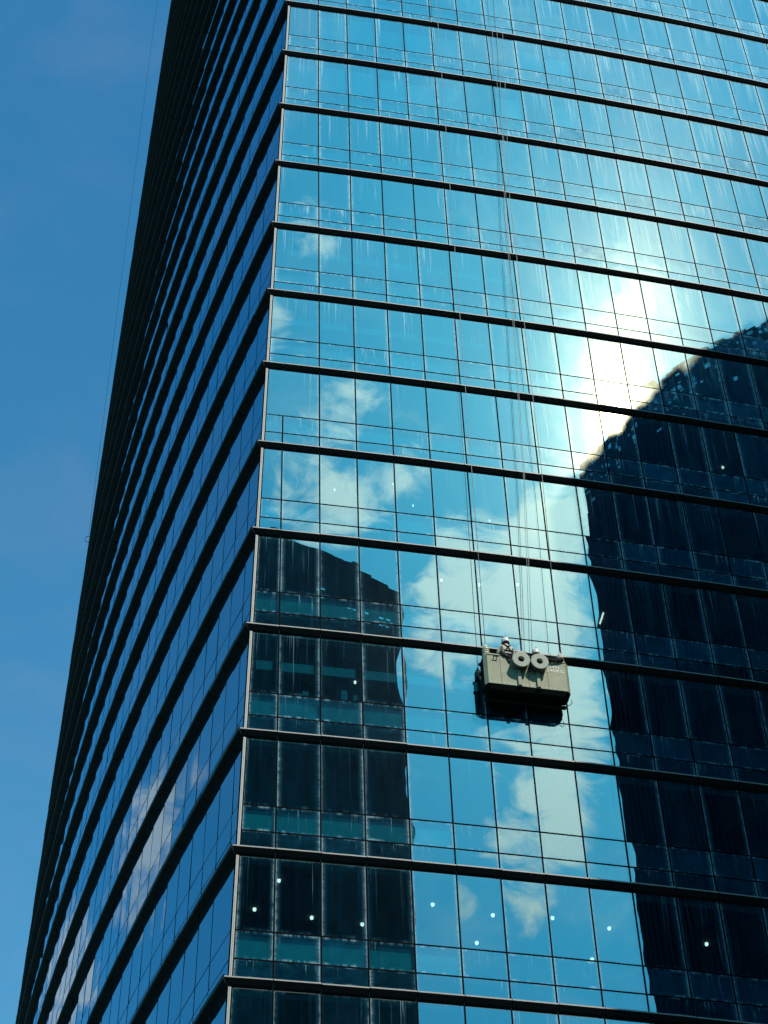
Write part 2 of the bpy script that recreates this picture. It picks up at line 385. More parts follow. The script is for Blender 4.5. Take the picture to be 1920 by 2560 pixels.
# the shaded side front
lp, lm_ = Panes(), MB()
for k in range(K0, K1+1):
    zk = -k*H
    edges = [lambda z: 0.05] + [(lambda z, n=n: mull_u(n, z)) for n in range(-3, 62) if mull_u(n, zk) > 0.45]
    for a, b in zip(edges[:-1], edges[1:]):
        u = a(zk)
        bay(lp, lm_, Fl, a, b, zk, 1 if (-5 <= k <= 14 and u < 48) else 0, 0.0024, 0.0016, None, 'frame', True)
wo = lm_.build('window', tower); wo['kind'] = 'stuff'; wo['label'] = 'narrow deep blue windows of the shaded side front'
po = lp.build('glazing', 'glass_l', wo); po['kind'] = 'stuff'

# ledges, one per storey, wrapping the corner
PROF_R = [(0.0, -1.52, 'ledge'), (0.15, -1.575, 'nose'), (0.15, -1.615, 'ledge'), (0.145, -1.625, 'ledge'), (0.055, -1.755, 'soffit'), (-0.03, -1.80, None)]
PROF_L = [(0.0, -1.51, 'fascia'), (0.195, -1.565, 'fascia'), (0.195, -1.70, 'soffit'), (0.15, -1.73, 'soffit'), (-0.03, -1.82, None)]
def run(mb, fpts, prof):
    """skin a profile between two stations given as functions (off, z) -> point"""
    A = [fpts[0](o, z) for o, z, _ in prof]; B = [fpts[1](o, z) for o, z, _ in prof]
    n = len(prof)
    for i in range(n-1):
        mb.add([A[i], B[i], B[i+1], A[i+1]], [(0, 1, 2, 3)], prof[i][2])
    mb.add(A, [tuple(range(n))], prof[2][2]); mb.add(B, [tuple(range(n))[::-1]], prof[2][2])
for k in range(K0, K1+1):
    zk = -k*H; mb = MB()
    zz = zk - 1.6; gap = 0.011
    s = corner_s(zz); stations = [None] + [n*W for n in range(-1, 23) if n*W > s+0.5]
    for a, b in zip(stations[:-1], stations[1:]):
        j = random.gauss(0, 0.004); jo = random.gauss(0, 0.004)
        f0 = (lambda o, z, j=j: Fc(zk+z+j, o)) if a is None else (lambda o, z, a=a, j=j, jo=jo: Fr(a+gap, zk+z+j, o+jo))
        run(mb, (f0, lambda o, z, b=b, j=j, jo=jo: Fr(b-gap, zk+z+j, o+jo)), PROF_R)
    st = [None] + [mull_u(n, zz) for n in range(-3, 62) if mull_u(n, zz) > 0.45]
    for a, b in zip(st[:-1], st[1:]):
        j = random.gauss(0, 0.003); jo = random.gauss(0, 0.005)
        f0 = (lambda o, z, j=j: Fc(zk+z+j, o)) if a is None else (lambda o, z, a=a, j=j, jo=jo: Fl(a+gap, zk+z+j, o+jo*(o > 0.05)))
        run(mb, (lambda o, z, b=b, j=j, jo=jo: Fl(b-gap, zk+z+j, o+jo*(o > 0.05)), f0), PROF_L)
    recalc(mb.build('ledge', tower))
    # corner post
    mb = MB()
    for (d0, d1, pr) in ((0.012, 0.042, 0.035), (0.050, 0.088, 0.022)):
        p = []
        for z in (zk+Z_LT, zk+Z_TOP):
            for (d, o) in ((d0, -0.05), (d1, -0.05), (d1, pr), (d0, pr)): p.append(Fr(corner_s(z)+d, z, o))
        mb.hexa(p, 'post')
    p = []
    for z in (zk+Z_LT, zk+Z_TOP):
        p += [Fr(corner_s(z)+0.0, z, -0.06), Fr(corner_s(z)+0.095, z, -0.06), Fr(corner_s(z)+0.095, z, 0.010), Fr(corner_s(z)+0.0, z, 0.010)]
    mb.hexa(p, 'frame')
    mb.build('corner_post', tower)

# inside: slabs, spandrel boards, bulkheads, blinds, core walls, lamps
def outline(z, inset, s0=None, u0=None):
    s0 = corner_s(z)+inset if s0 is None else s0; u0 = inset if u0 is None else u0
    pts = [Fr(s, z, -inset) for s in np.linspace(S_END, s0, 14)]
    pts += [Fl(u, z, -inset) for u in np.linspace(u0, U_END, 26)]
    return pts
def plate(mb, z0, z1, inset, mat):
    A, B = outline(z0, inset), outline(z1, inset); n = len(A)
    mb.add(A + B, [tuple(range(n)), tuple(range(2*n-1, n-1, -1))] + [(i, i+1, n+i+1, n+i) for i in range(n-1)] + [(n-1, 0, n, 2*n-1)], mat)
BLINDS = {0: [(0, .35, .82), (1, .32, .84), (2, .2, .55), (3, .2, .6), (4, .3, .6), (7, .3, .6), (8, .2, .5)], 1: [(-1, .25, .82), (0, .25, .82), (1, .28, .80), (2, .2, .62), (3, .2, .6), (4, .3, .7), (6, .3, .6), (8, .2, .6)],
          2: [(9, .3, .7), (10, .3, .7), (11, .2, .6)], -1: [(5, .3, .7), (6, .3, .6)]}
for k in range(K0, K1+1):
    zk = -k*H
    mb = MB(); plate(mb, zk-1.95, zk-1.48, 0.16, 'slab'); recalc(mb.build('floor_slab', tower))
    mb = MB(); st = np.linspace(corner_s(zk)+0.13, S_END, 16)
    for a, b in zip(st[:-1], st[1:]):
        mname = 'spandrel' if a < (2.0 if k >= 10 else 5.0) or k < 6 else 'spandrel_shade'  # boards further right get the shade-toned colour
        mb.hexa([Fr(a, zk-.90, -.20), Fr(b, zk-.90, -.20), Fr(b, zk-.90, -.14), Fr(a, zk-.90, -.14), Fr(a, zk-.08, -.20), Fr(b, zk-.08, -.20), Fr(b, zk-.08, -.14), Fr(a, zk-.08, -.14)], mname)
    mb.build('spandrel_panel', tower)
    if k in (4, 5, 9):
        zt = zk + H - 1.95
        for n in range(-2, 6):
            a = max(n*W, corner_s(zk)+.2)+.10; b2 = (n+1)*W-.12
            if b2-a < .3: continue
            mb = MB(); z0, z1 = zt-1.12, zt-.76
            mb.hexa([Fr(a, z0, -.32), Fr(b2, z0, -.32), Fr(b2, z0, -.28), Fr(a, z0, -.28), Fr(a, z1, -.32), Fr(b2, z1, -.32), Fr(b2, z1, -.28), Fr(a, z1, -.28)], 'beam')
            mb.build('light_shelf', tower)
    if k == 9:
        for (sx, hh) in ((-.41, .42), (.75, .60), (1.11, .46)):
            mb = MB(); mb.hexa([Fr(sx-.09, zk+.06, -.36), Fr(sx+.09, zk+.06, -.36), Fr(sx+.09, zk+.06, -.22), Fr(sx-.09, zk+.06, -.22), Fr(sx-.09, zk+hh, -.36), Fr(sx+.09, zk+hh, -.36), Fr(sx+.09, zk+hh, -.22), Fr(sx-.09, zk+hh, -.22)], 'beam')
            mb.hexa([Fr(sx-.05, zk+hh-.16, -.23), Fr(sx+.04, zk+hh-.16, -.23), Fr(sx+.04, zk+hh-.16, -.21), Fr(sx-.05, zk+hh-.16, -.21), Fr(sx-.05, zk+hh-.09, -.23), Fr(sx+.04, zk+hh-.09, -.23), Fr(sx+.04, zk+hh-.09, -.21), Fr(sx-.05, zk+hh-.09, -.21)], 'post')
            mb.build('sill_cabinet', tower)
    for (n, v0, v1) in BLINDS.get(k, []):
        a = corner_s(zk)+.3 if n < 0 else n*W+.13; b = (n+1)*W-.13
        mb = MB(); z0, z1 = zk+.08, zk+Z_TOP-(1-v1)*1.9
        mb.hexa([Fr(a, z0, -.10), Fr(b, z0, -.10), Fr(b, z0, -.09), Fr(a, z0, -.09), Fr(a, z1, -.10), Fr(b, z1, -.10), Fr(b, z1, -.09), Fr(a, z1, -.09)], 'blind')
        mb.build('roller_blind', tower)
mb = MB()
za, zb = -K1*H-1.9, -K0*H+Z_TOP
A = [Fr(s, za, -9) for s in np.linspace(S_END, 8, 6)] + [Fl(u, za, -9) for u in np.linspace(9, U_END, 16)]
B = [Fr(s, zb, -9) for s in np.linspace(S_END, 8, 6)] + [Fl(u, zb, -9) for u in np.linspace(9, U_END, 16)]
n = len(A); mb.add(A+B, [(i, i+1, n+i+1, n+i) for i in range(n-1)], 'core'); mb.build('core_wall', tower)
mb = MB()
W0 = [Fr(S_END, za, -.2), Fr(S_END, za, -3), Fl(U_END, za, -9), Fl(U_END, za, -.3)]; W1 = [Fr(S_END, zb, -.2), Fr(S_END, zb, -3), Fl(U_END, zb, -9), Fl(U_END, zb, -.3)]
mb.add([(q.x, q.y, 0) for q in W0] + W1, [(0, 1, 5, 4), (1, 2, 6, 5), (2, 3, 7, 6)], 'concrete')
mb.build('rear_wall', tower)
mb = MB(); plate(mb, zb+0.05, zb+0.6, -0.1, 'ledge'); recalc(mb.build('roof', tower))
mb = MB(); plate(mb, -GZ, za+0.3, 0.4, 'slab'); recalc(mb.build('plinth', tower))
LAMPS = [(-1.55, 2.07, 11), (-1.05, 0.73, 11), (0.07, 2.23, 11), (1.51, 2.34, 11), (3.30, 1.20, 11), (5.05, 1.45, 11), (4.85, 2.75, 11), (6.73, 1.35, 11), (8.42, 1.60, 11), (8.27, 3.07, 11), (11.34, 1.94, 11),
         (-0.62, 1.37, 9), (1.31, 1.58, 9), (4.08, 0.94, 8), (5.33, 0.97, 8), (6.55, 0.79, 8), (0.70, 1.32, 7), (3.43, 1.64, 7), (6.13, 1.95, 7), (2.61, 0.79, 7), (14.99, 1.96, 6)]
for (x, y, k) in LAMPS:
    z = -k*H + H - 1.95 + GZ; mb = MB()
    q = {11: 1.0, 9: 0.8, 8: 0.72, 7: 0.5, 6: 0.9}[k]
    mb.tube([(x, y, z-0.002), (x, y, z-0.05), (x, y, z-0.075)], [0.050*q, 0.050*q, 0.040*q], 'lamp', 14)
    mb.build('ceiling_lamp', tower)
for (x, y, k) in ((9.6, 1.9, 8), (9.9, 2.9, 8)):
    z = -k*H + H - 1.95 + GZ; mb = MB(); mb.box((x-0.02, y-0.25, z-0.05), (x+0.02, y+0.25, z-0.003), 'lamp'); mb.build('ceiling_lamp', tower)

# ------------------------------------------------------------------ the towers across the street (seen mirrored in the glass)
t2 = thing('dark_tower', 'dark ribbed tower with pierced crown mirrored right of the sun glare', 'building')
TPTS = [(19.67, -25.14), (20.55, -22.6), (21.25, -20.2), (22.5, -18.0), (24.15, -15.75), (26.87, -12.6), (31.5, -7.6), (36.0, -2.9)]
TD = [0.0]
for (x0, y0), (x1, y1) in zip(TPTS[:-1], TPTS[1:]): TD.append(TD[-1] + math.hypot(x1-x0, y1-y0))
TL = TD[-1]; TH = 87.64; CR = 3.7
def tp(a, o, z):
    x = np.interp(a, TD, [p[0] for p in TPTS]); y = np.interp(a, TD, [p[1] for p in TPTS])
    a0, a1 = max(0, a-1.2), min(TL, a+1.2)
    tx = np.interp(a1, TD, [p[0] for p in TPTS]) - np.interp(a0, TD, [p[0] for p in TPTS]); ty = np.interp(a1, TD, [p[1] for p in TPTS]) - np.interp(a0, TD, [p[1] for p in TPTS])
    l = math.hypot(tx, ty); return (x - ty/l*o, y + tx/l*o, z)
def tbox(mb, a0, a1, o0, o1, z0, z1, mat):
    mb.hexa([tp(a0, o0, z0), tp(a1, o0, z0), tp(a1, o1, z0), tp(a0, o1, z0), tp(a0, o0, z1), tp(a1, o0, z1), tp(a1, o1, z1), tp(a0, o1, z1)], mat)
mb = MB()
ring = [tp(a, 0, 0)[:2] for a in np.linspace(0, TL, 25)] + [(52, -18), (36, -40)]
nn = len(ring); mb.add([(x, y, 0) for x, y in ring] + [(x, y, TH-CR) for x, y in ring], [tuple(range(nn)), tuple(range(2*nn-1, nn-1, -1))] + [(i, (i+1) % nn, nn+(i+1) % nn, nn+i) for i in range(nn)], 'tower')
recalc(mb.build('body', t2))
mb = MB()
for i in range(48): tbox(mb, 0.04+i*0.36, 0.13+i*0.36, 0.0, 0.13 if i < 9 else 0.05, 0, TH-CR, 'tower_fin')
recalc(mb.build('fins', t2))
mb = MB(); z = 4.0
while z < TH-CR-3:
    for i in range(6): tbox(mb, 3.6+i*3.0, 6.0+i*3.0, 0.015, 0.08, z, z+2.1, 'tower_pane')
    z += 3.4
recalc(mb.build('window_band', t2))
mb = MB(); gm = MB(); random.seed(5); a = 0.0
while a < TL-0.1:
    wc = random.uniform(0.30, 0.60); e = min(TL, a+wc)
    tbox(mb, a, e, -0.3, 0, TH-CR, TH+random.choice((-0.15, 0.0, 0.05, 0.22, 0.42)), 'tower')
    z = TH-CR+0.2
    while z < TH-0.4:
        hc = random.uniform(0.35, 0.75); frac = (TH-z)/CR
        if random.random() < 0.80*(1-0.65*frac):
            for q in range(random.choice((1, 2, 2))):
                w0 = a+random.uniform(.03, .2); w1 = min(e-.02, w0+random.uniform(.08, .30)); h0 = z+random.uniform(0, .2); h1 = h0+random.choice((random.uniform(.05, .10), random.uniform(.15, .34))); tl = random.uniform(-.05, .05); tw = random.uniform(-.03, .03)
                if w1-w0 < .03: continue
                gm.hexa([tp(w0, 0.0, h0), tp(w1, 0.0, h0), tp(w1, 0.04+tw, h0), tp(w0, 0.04, h0), tp(w0, 0.0, h1), tp(w1, 0.0, h1), tp(w1, 0.04+tw+tl, h1), tp(w0, 0.04+tl, h1)], 'glint')
        z += hc
    a = e
recalc(gm.build('crown_sky_glint', t2))  # made-up glints in place of the crown's openings
recalc(mb.build('crown_screen', t2))
mb = MB(); tbox(mb, 0.1, 0.6, -0.9, -0.3, TH-0.5, TH+0.55, 'tower'); tbox(mb, 0.28, 0.40, -0.65, -0.5, TH+0.55, TH+1.1, 'tower'); recalc(mb.build('pinnacle', t2))

t3 = thing('dark_block', 'dark flat roofed block mirrored beside the pale corner post', 'building')
BA = Vector((15.4, -58.6, 0)); bd = Vector((-0.946, 0.324, 0)).normalized(); bn = Vector((-bd.y, bd.x, 0))
if bn.y < 0: bn = -bn
def bp(a, o, z): q = BA + bd*a + bn*o; return (q.x, q.y, z)
def bbox(mb, a0, a1, o0, o1, z0, z1, mat):
    mb.hexa([bp(a0, o0, z0), bp(a1, o0, z0), bp(a1, o1, z0), bp(a0, o1, z0), bp(a0, o0, z1), bp(a1, o0, z1), bp(a1, o1, z1), bp(a0, o1, z1)], mat)
BH = 111.5; BL = 22.0
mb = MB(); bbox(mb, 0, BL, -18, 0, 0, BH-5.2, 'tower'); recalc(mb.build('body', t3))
mb = MB(); HOLES = [(.8, 1.22), (1.36, 1.75), (2.6, 3.02), (3.18, 3.62), (4.0, 4.4), (4.55, 4.95), (7.0, 7.4), (7.55, 8.0)]
bbox(mb, -0.1, BL, -0.12, 0.0, BH-5.2, BH-4.35, 'tower'); bbox(mb, -0.1, BL, -0.12, 0.0, BH-3.3, BH+0.2, 'tower')
e = [-0.1] + [q for h in HOLES for q in h] + [BL]
for i in range(0, len(e), 2): bbox(mb, e[i], e[i+1], -0.12, 0.0, BH-4.35, BH-3.3, 'tower')
for a0, a1, hh in ((0.9, 2.5, .28), (2.5, 4.6, .55), (4.6, 7.4, .40), (7.4, 12, .75)): bbox(mb, a0, a1, -0.12, 0.0, BH+0.2, BH+0.2+hh, 'tower')
for a0, a1 in HOLES: bbox(mb, a0, a1, -0.08, -0.03, BH-3.86, BH-3.78, 'tower')
recalc(mb.build('roof_screen', t3))
mb = MB(); z = 3.0
while z < BH-4:
    for i in range(7): bbox(mb, 0.5+i*3.1, 3.0+i*3.1, 0.01, 0.08, z, z+2.2, 'tower_pane')
    z += 3.8
recalc(mb.build('window_band', t3))
mb = MB()
for i in range(8): bbox(mb, i*3.1-0.05, i*3.1+0.25, 0, 0.22, 0, BH-1.0, 'tower_fin')
recalc(mb.build('pilaster', t3))

# ------------------------------------------------------------------ the work cradle
CZ = -38.195+GZ
ang = K*6.16
cr = thing('work_cradle', 'olive grey window cleaning cradle with two reels hung before the mirror glass', 'cradle', (6.13, -0.01, CZ), ang)
# local axes: x along the front, y into the building (0 at the glass), z up from the underside
def cradle_ring(z, ins=0.0, front=-0.68, back=-0.20):
    a, c = 1.31-ins, 0.10
    return [(-a+c, front+ins, z), (a-c, front+ins, z), (a, front+ins+c*1.1, z), (a, back-ins*.3, z), (-a, back-ins*.3, z), (-a, front+ins+c*1.1, z)]
def loft(mb, rings, mat, cap0=True, cap1=True):
    n = len(rings[0]); vs = [p for r_ in rings for p in r_]; fs = []
    for i in range(len(rings)-1):
        for k in range(n): fs.append((i*n+k, i*n+(k+1) % n, (i+1)*n+(k+1) % n, (i+1)*n+k))
    if cap0: fs.append(tuple(range(n))[::-1])
    if cap1: fs.append(tuple((len(rings)-1)*n+k for k in range(n)))
    mb.add(vs, fs, mat)
TOP = 1.50
mb = MB()
loft(mb, [cradle_ring(0.30), cradle_ring(TOP), cradle_ring(TOP, 0.045), cradle_ring(0.72, 0.045)], 'cradle', False, False)
loft(mb, [cradle_ring(0.70, 0.05), cradle_ring(0.71, 0.05)], 'cradle_dark')
loft(mb, [cradle_ring(0.13, 0.13), cradle_ring(0.16, 0.09), cradle_ring(0.299, 0.002)], 'cradle_dark', True, False)
for x in (-0.82, 0.02, 0.62): mb.box((x-.004, -0.6835, 0.31), (x+.004, -0.6805, TOP-.03), 'cradle_dark')
for x in np.arange(-1.15, 1.2, 0.14): mb.box((x-.012, -0.689, 0.335), (x+.012, -0.6805, 0.359), 'steel')
mb.box((-1.21, -0.70, TOP-.035), (1.21, -0.681, TOP+.012), 'cradle')
body = recalc(mb.build('tub', cr))
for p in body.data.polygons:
    if (p.normal.y > 0.7 or p.normal.x < -0.85) and p.material_index == 0: p.material_index = 1  # back and left end darkened in colour, as their unlit sides look
mb = MB()
for x in (-0.95, -0.30, 0.30, 0.95): mb.box((x-.03, -0.54, 0.10), (x+.03, -0.24, 0.129), 'cradle_dark')
mb.box((-1.25, -0.20, 0.06), (1.25, -0.12, 0.16), 'black'); mb.box((-1.25, -0.20, 0.9), (1.25, -0.12, 1.0), 'black')
mb.build('bumper', cr)
def reel(x, z):
    r_ = bpy.data.objects.new('hose_reel', None)
    mb = MB(); tl = R(9)
    ax = Vector((0.0, -math.cos(tl), -math.sin(tl))); c0 = Vector((x, -0.66, z)); e1 = Vector((1, 0, 0)); e2 = ax.cross(e1)
    def ring(o, rad, n=40): return [c0+ax*o+(e1*math.cos(2*math.pi*i/n)+e2*math.sin(2*math.pi*i/n))*rad for i in range(n)]
    loft(mb, [ring(-0.03, 0.245), ring(0.30, 0.245)], 'drum', True, False)
    loft(mb, [ring(-0.02, 0.26), ring(0.02, 0.26)], 'flange', True, True)
    for i in range(9): 
        o = 0.045+i*0.03
        mb.tube([*ring(o, 0.25, 28), ring(o, 0.25, 28)[0]], 0.014, 'drum', 6, False)
    o = recalc(mb.build('hose_reel', cr, True))
    for p in o.data.polygons: p.use_smooth = p.normal.dot(ax) < 0.7 and p.normal.dot(ax) > -0.7
    mb = MB()
    loft(mb, [ring(0.30, 0.272), ring(0.325, 0.272), ring(0.33, 0.262), ring(0.33, 0.105), ring(0.325, 0.098), ring(0.22, 0.094)], 'flange', False, False)
    loft(mb, [ring(0.30, 0.272), ring(0.301, 0.10)], 'flange', False, False)
    loft(mb, [ring(0.22, 0.094), ring(0.221, 0.02)], 'black', False, True)
    for j in range(3): pass
    f = recalc(mb.build('flange', o))
    return o
RX = (-0.24, 0.33); RZ = 1.18
for x in RX: reel(x, RZ)
for x in (-0.27, 0.31):
    mb = MB(); mb.box((x-.05, -0.755, 0.26), (x+.05, -0.682, 0.92), 'cradle'); mb.box((x-.05, -0.765, 0.255), (x+.05, -0.755, 0.28), 'cradle_dark')
    mb.build('reel_bracket', cr)
def text_part(s, x, z, size, y=-0.684):
    cu = bpy.data.curves.new('lettering', 'FONT'); cu.body = s; cu.size = size; cu.extrude = 0.001; cu.offset = 0.003; cu.align_x = 'CENTER'; cu.space_character = 1.12
    o = bpy.data.objects.new('lettering_curve', cu); COL.objects.link(o)
    dg = bpy.context.evaluated_depsgraph_get(); dg.update()
    me = bpy.data.meshes.new_from_object(o.evaluated_get(dg)); bpy.data.objects.remove(o)
    me.transform(Matrix.Translation((x, y, z)) @ Matrix.Rotation(R(90), 4, 'X'))
    me.materials.clear(); me.materials.append(MAT['text'])
    q = bpy.data.objects.new('lettering', me); COL.objects.link(q); q.parent = cr
    return q
text_part('SWL', 0.87, 1.205, 0.17); text_part('240KG', 0.885, 1.035, 0.175)
def anchor(x):
    mb = MB(); y = -0.45
    mb.tube([(x, y, TOP-.25), (x, y, TOP-.02)], 0.055, 'cradle', 12)
    mb.tube([(x, y, TOP-.02), (x, y, TOP+.05), (x, y, TOP+.06), (x, y, TOP+.40), (x, y, TOP+.43), (x, y, TOP+.54)], [.11, .11, .09, .09, .10, .06], 'anchor', 14)
    for j in range(4): mb.tube([(x, y, TOP+.09+j*.085), (x, y, TOP+.135+j*.085)], 0.115, 'anchor' if j % 2 == 0 else 'steel', 14)
    mb.tube([(x, y, TOP+.54), (x+.005, y, TOP+.66)], [.05, .018], 'rope', 10)
    return mb.build('rope_anchor', cr, False)
AX = (-1.17, 1.15)
for x in AX: anchor(x)
# tangled hoses and a dark tarp slung along the front rim
def sag(mb, x0, x1, y, z0, z1, dip, r, mat, n=14, wob=0.02):
    pts = []
    for i in range(n+1):
        t = i/n; pts.append((x0+(x1-x0)*t, y+random.uniform(-wob, wob), z0+(z1-z0)*t-dip*4*t*(1-t)+random.uniform(-wob, wob)))
    mb.tube(pts, r, mat, 6)
random.seed(11)
mb = MB()
sag(mb, -0.82, -0.1, -0.72, 1.56, 1.52, 0.14, 0.022, 'black'); sag(mb, -0.80, 0.0, -0.73, 1.55, 1.50, 0.08, 0.02, 'black'); sag(mb, -0.75, 0.6, -0.70, 1.58, 1.54, 0.02, 0.03, 'black')
for j in range(6): sag(mb, 0.40+random.uniform(0, .15), 1.14, -0.73-0.01*j, 1.50, 1.55, random.uniform(0.00, 0.09), 0.020, 'black')
sag(mb, -0.72, 1.16, -0.69, 1.53, 1.53, 0.02, 0.032, 'black', 30, 0.012)
mb.build('hose_bundle', cr, True)
# tarp
mb = MB(); gx, gz = 12, 5; vs = []
for j in range(gz+1):
    for i in range(gx+1):
        t = i/gx; q = j/gz
        vs.append((-0.64+0.44*t, -0.70-0.03*math.sin(q*5+t*9)-0.02*q, 1.54-0.02*math.sin(t*7)-(0.26+0.05*math.sin(t*6))*q*(0.55+0.45*math.sin(t*3.0+.3))))
mb.add(vs, [(j*(gx+1)+i, j*(gx+1)+i+1, (j+1)*(gx+1)+i+1, (j+1)*(gx+1)+i) for j in range(gz) for i in range(gx)], 'black')
mb.build('tarp', cr, True)
mb = MB()
for x in (-1.02, -0.92): mb.tube([(x, -0.685, 1.30), (x, -0.76, 1.33), (x, -0.76, 1.40)], 0.012, 'black', 6)
mb.tube([(-1.04, -0.76, 1.34), (-0.88, -0.76, 1.34)], 0.016, 'black', 6); mb.build('tie_hook', cr)
mb = MB(); mb.tube([(1.15, -0.3, 0.16), (1.22, -0.35, 0.05), (1.30, -0.4, 0.01), (1.37, -0.42, 0.09), (1.37, -0.40, 0.25)], 0.012, 'black', 6); mb.build('loop_cable', cr, True)
mb = MB()
for z in (0.95, 1.35): mb.tube([(-1.31, -0.33, z), (-1.39, -0.33, z)], 0.055, 'black', 12)
mb.build('side_roller', cr)

# ------------------------------------------------------------------ ropes
def rope(pts, r, label, name='hanging_rope', group='ropes down the glass front', mat='rope'):
    mb = MB(); mb.tube([(x, y, z+GZ) for x, y, z in pts], r, mat, 6); return tag(mb.build(name, None, True), label, 'rope', group)
cw = Matrix.Translation((6.13, -0.01, CZ)) @ Matrix.Rotation(ang, 4, 'Z')
aL = cw @ Vector((AX[0]+.005, -0.45, TOP+.66)); aR = cw @ Vector((AX[1]+.005, -0.45, TOP+.66))
ZR = -K0*H + Z_TOP + 0.3
rope([(aL.x, aL.y, aL.z-GZ), (5.04, -0.40, -27.8), (5.13, -0.40, -10.9), (5.22, -0.40, 2.1), (5.5, -0.40, ZR)], 0.010, 'thin steel rope rising from the left end of the cradle', 'suspension_rope')
rope([(aR.x, aR.y, aR.z-GZ), (7.45, -0.36, -27.8), (7.52, -0.35, -10.9), (7.72, -0.35, -6.6), (7.92, -0.35, -2.4), (8.10, -0.35, 1.8), (9.9, -0.3, ZR)], 0.010, 'thin steel rope rising from the right end of the cradle', 'suspension_rope')
rope([(6.33, -0.38, -36.8), (6.60, -0.37, -32), (6.80, -0.36, -27.9), (7.30, -0.36, -11.0), (7.52, -0.35, -6.7), (7.65, -0.35, 2.0), (8.2, -0.3, ZR)], 0.008, 'thin safety line rising from behind the left reel, left of its twin', 'safety_line')
rope([(6.42, -0.38, -36.8), (6.66, -0.37, -32), (6.84, -0.36, -27.9), (7.36, -0.36, -11.0), (7.57, -0.35, -6.7), (7.86, -0.35, 2.0), (8.8, -0.3, ZR)], 0.008, 'thin safety line rising from the cradle between reels and lower worker, right of its twin', 'safety_line')
o = rope([(-7.50, 24.0, -6.75), (-7.29, 24.0, 22.6), (-7.10, 24.0, 45.4), (-7.02, 24.0, ZR+1)], 0.007, 'lone thin cable hanging in the blue sky beside the tower edge', 'hanging_cable', 'cable beside the tower', 'black')
mb = MB(); rr = [(-7.5+0.16*math.cos(a), 24.0, -6.95+GZ+0.2*math.sin(a)) for a in np.linspace(0, 2*math.pi, 17)]; mb.tube(rr, 0.014, 'black', 6, False); mb.build('ring_weight', o)
mb = MB(); tp0 = Vector((-7.02, 24.0, ZR+1+GZ)); mb.tube([tp0, tp0+Vector((0, 0, .15)), tp0+Vector((3.4, 0, .15)), tp0+Vector((3.4, 0, -.6))], 0.06, 'steel', 8); mb.build('roof_davit', tower)

# ------------------------------------------------------------------ workers
def skinned(name, joints, edges, mat, parent=None, sub=2):
    me = bpy.data.meshes.new(name); me.from_pydata([j[0] for j in joints], edges, [])
    o = bpy.data.objects.new(name, me); COL.objects.link(o)
    sk = o.modifiers.new('skin', 'SKIN'); sk.use_smooth_shade = True
    for v, j in zip(me.skin_vertices[0].data, joints): v.radius = (j[1], j[2] if len(j) > 2 else j[1]); v.use_root = False
    me.skin_vertices[0].data[0].use_root = True
    s = o.modifiers.new('sub', 'SUBSURF'); s.levels = sub; s.render_levels = sub
    dg = bpy.context.evaluated_depsgraph_get(); dg.update()
    m2 = bpy.data.meshes.new_from_object(o.evaluated_get(dg)); bpy.data.objects.remove(o)
    m2.materials.clear(); m2.materials.append(MAT[mat]); m2.polygons.foreach_set('use_smooth', [True]*len(m2.polygons))
    q = bpy.data.objects.new(name, m2); COL.objects.link(q)
    if parent: q.parent = parent
    return q
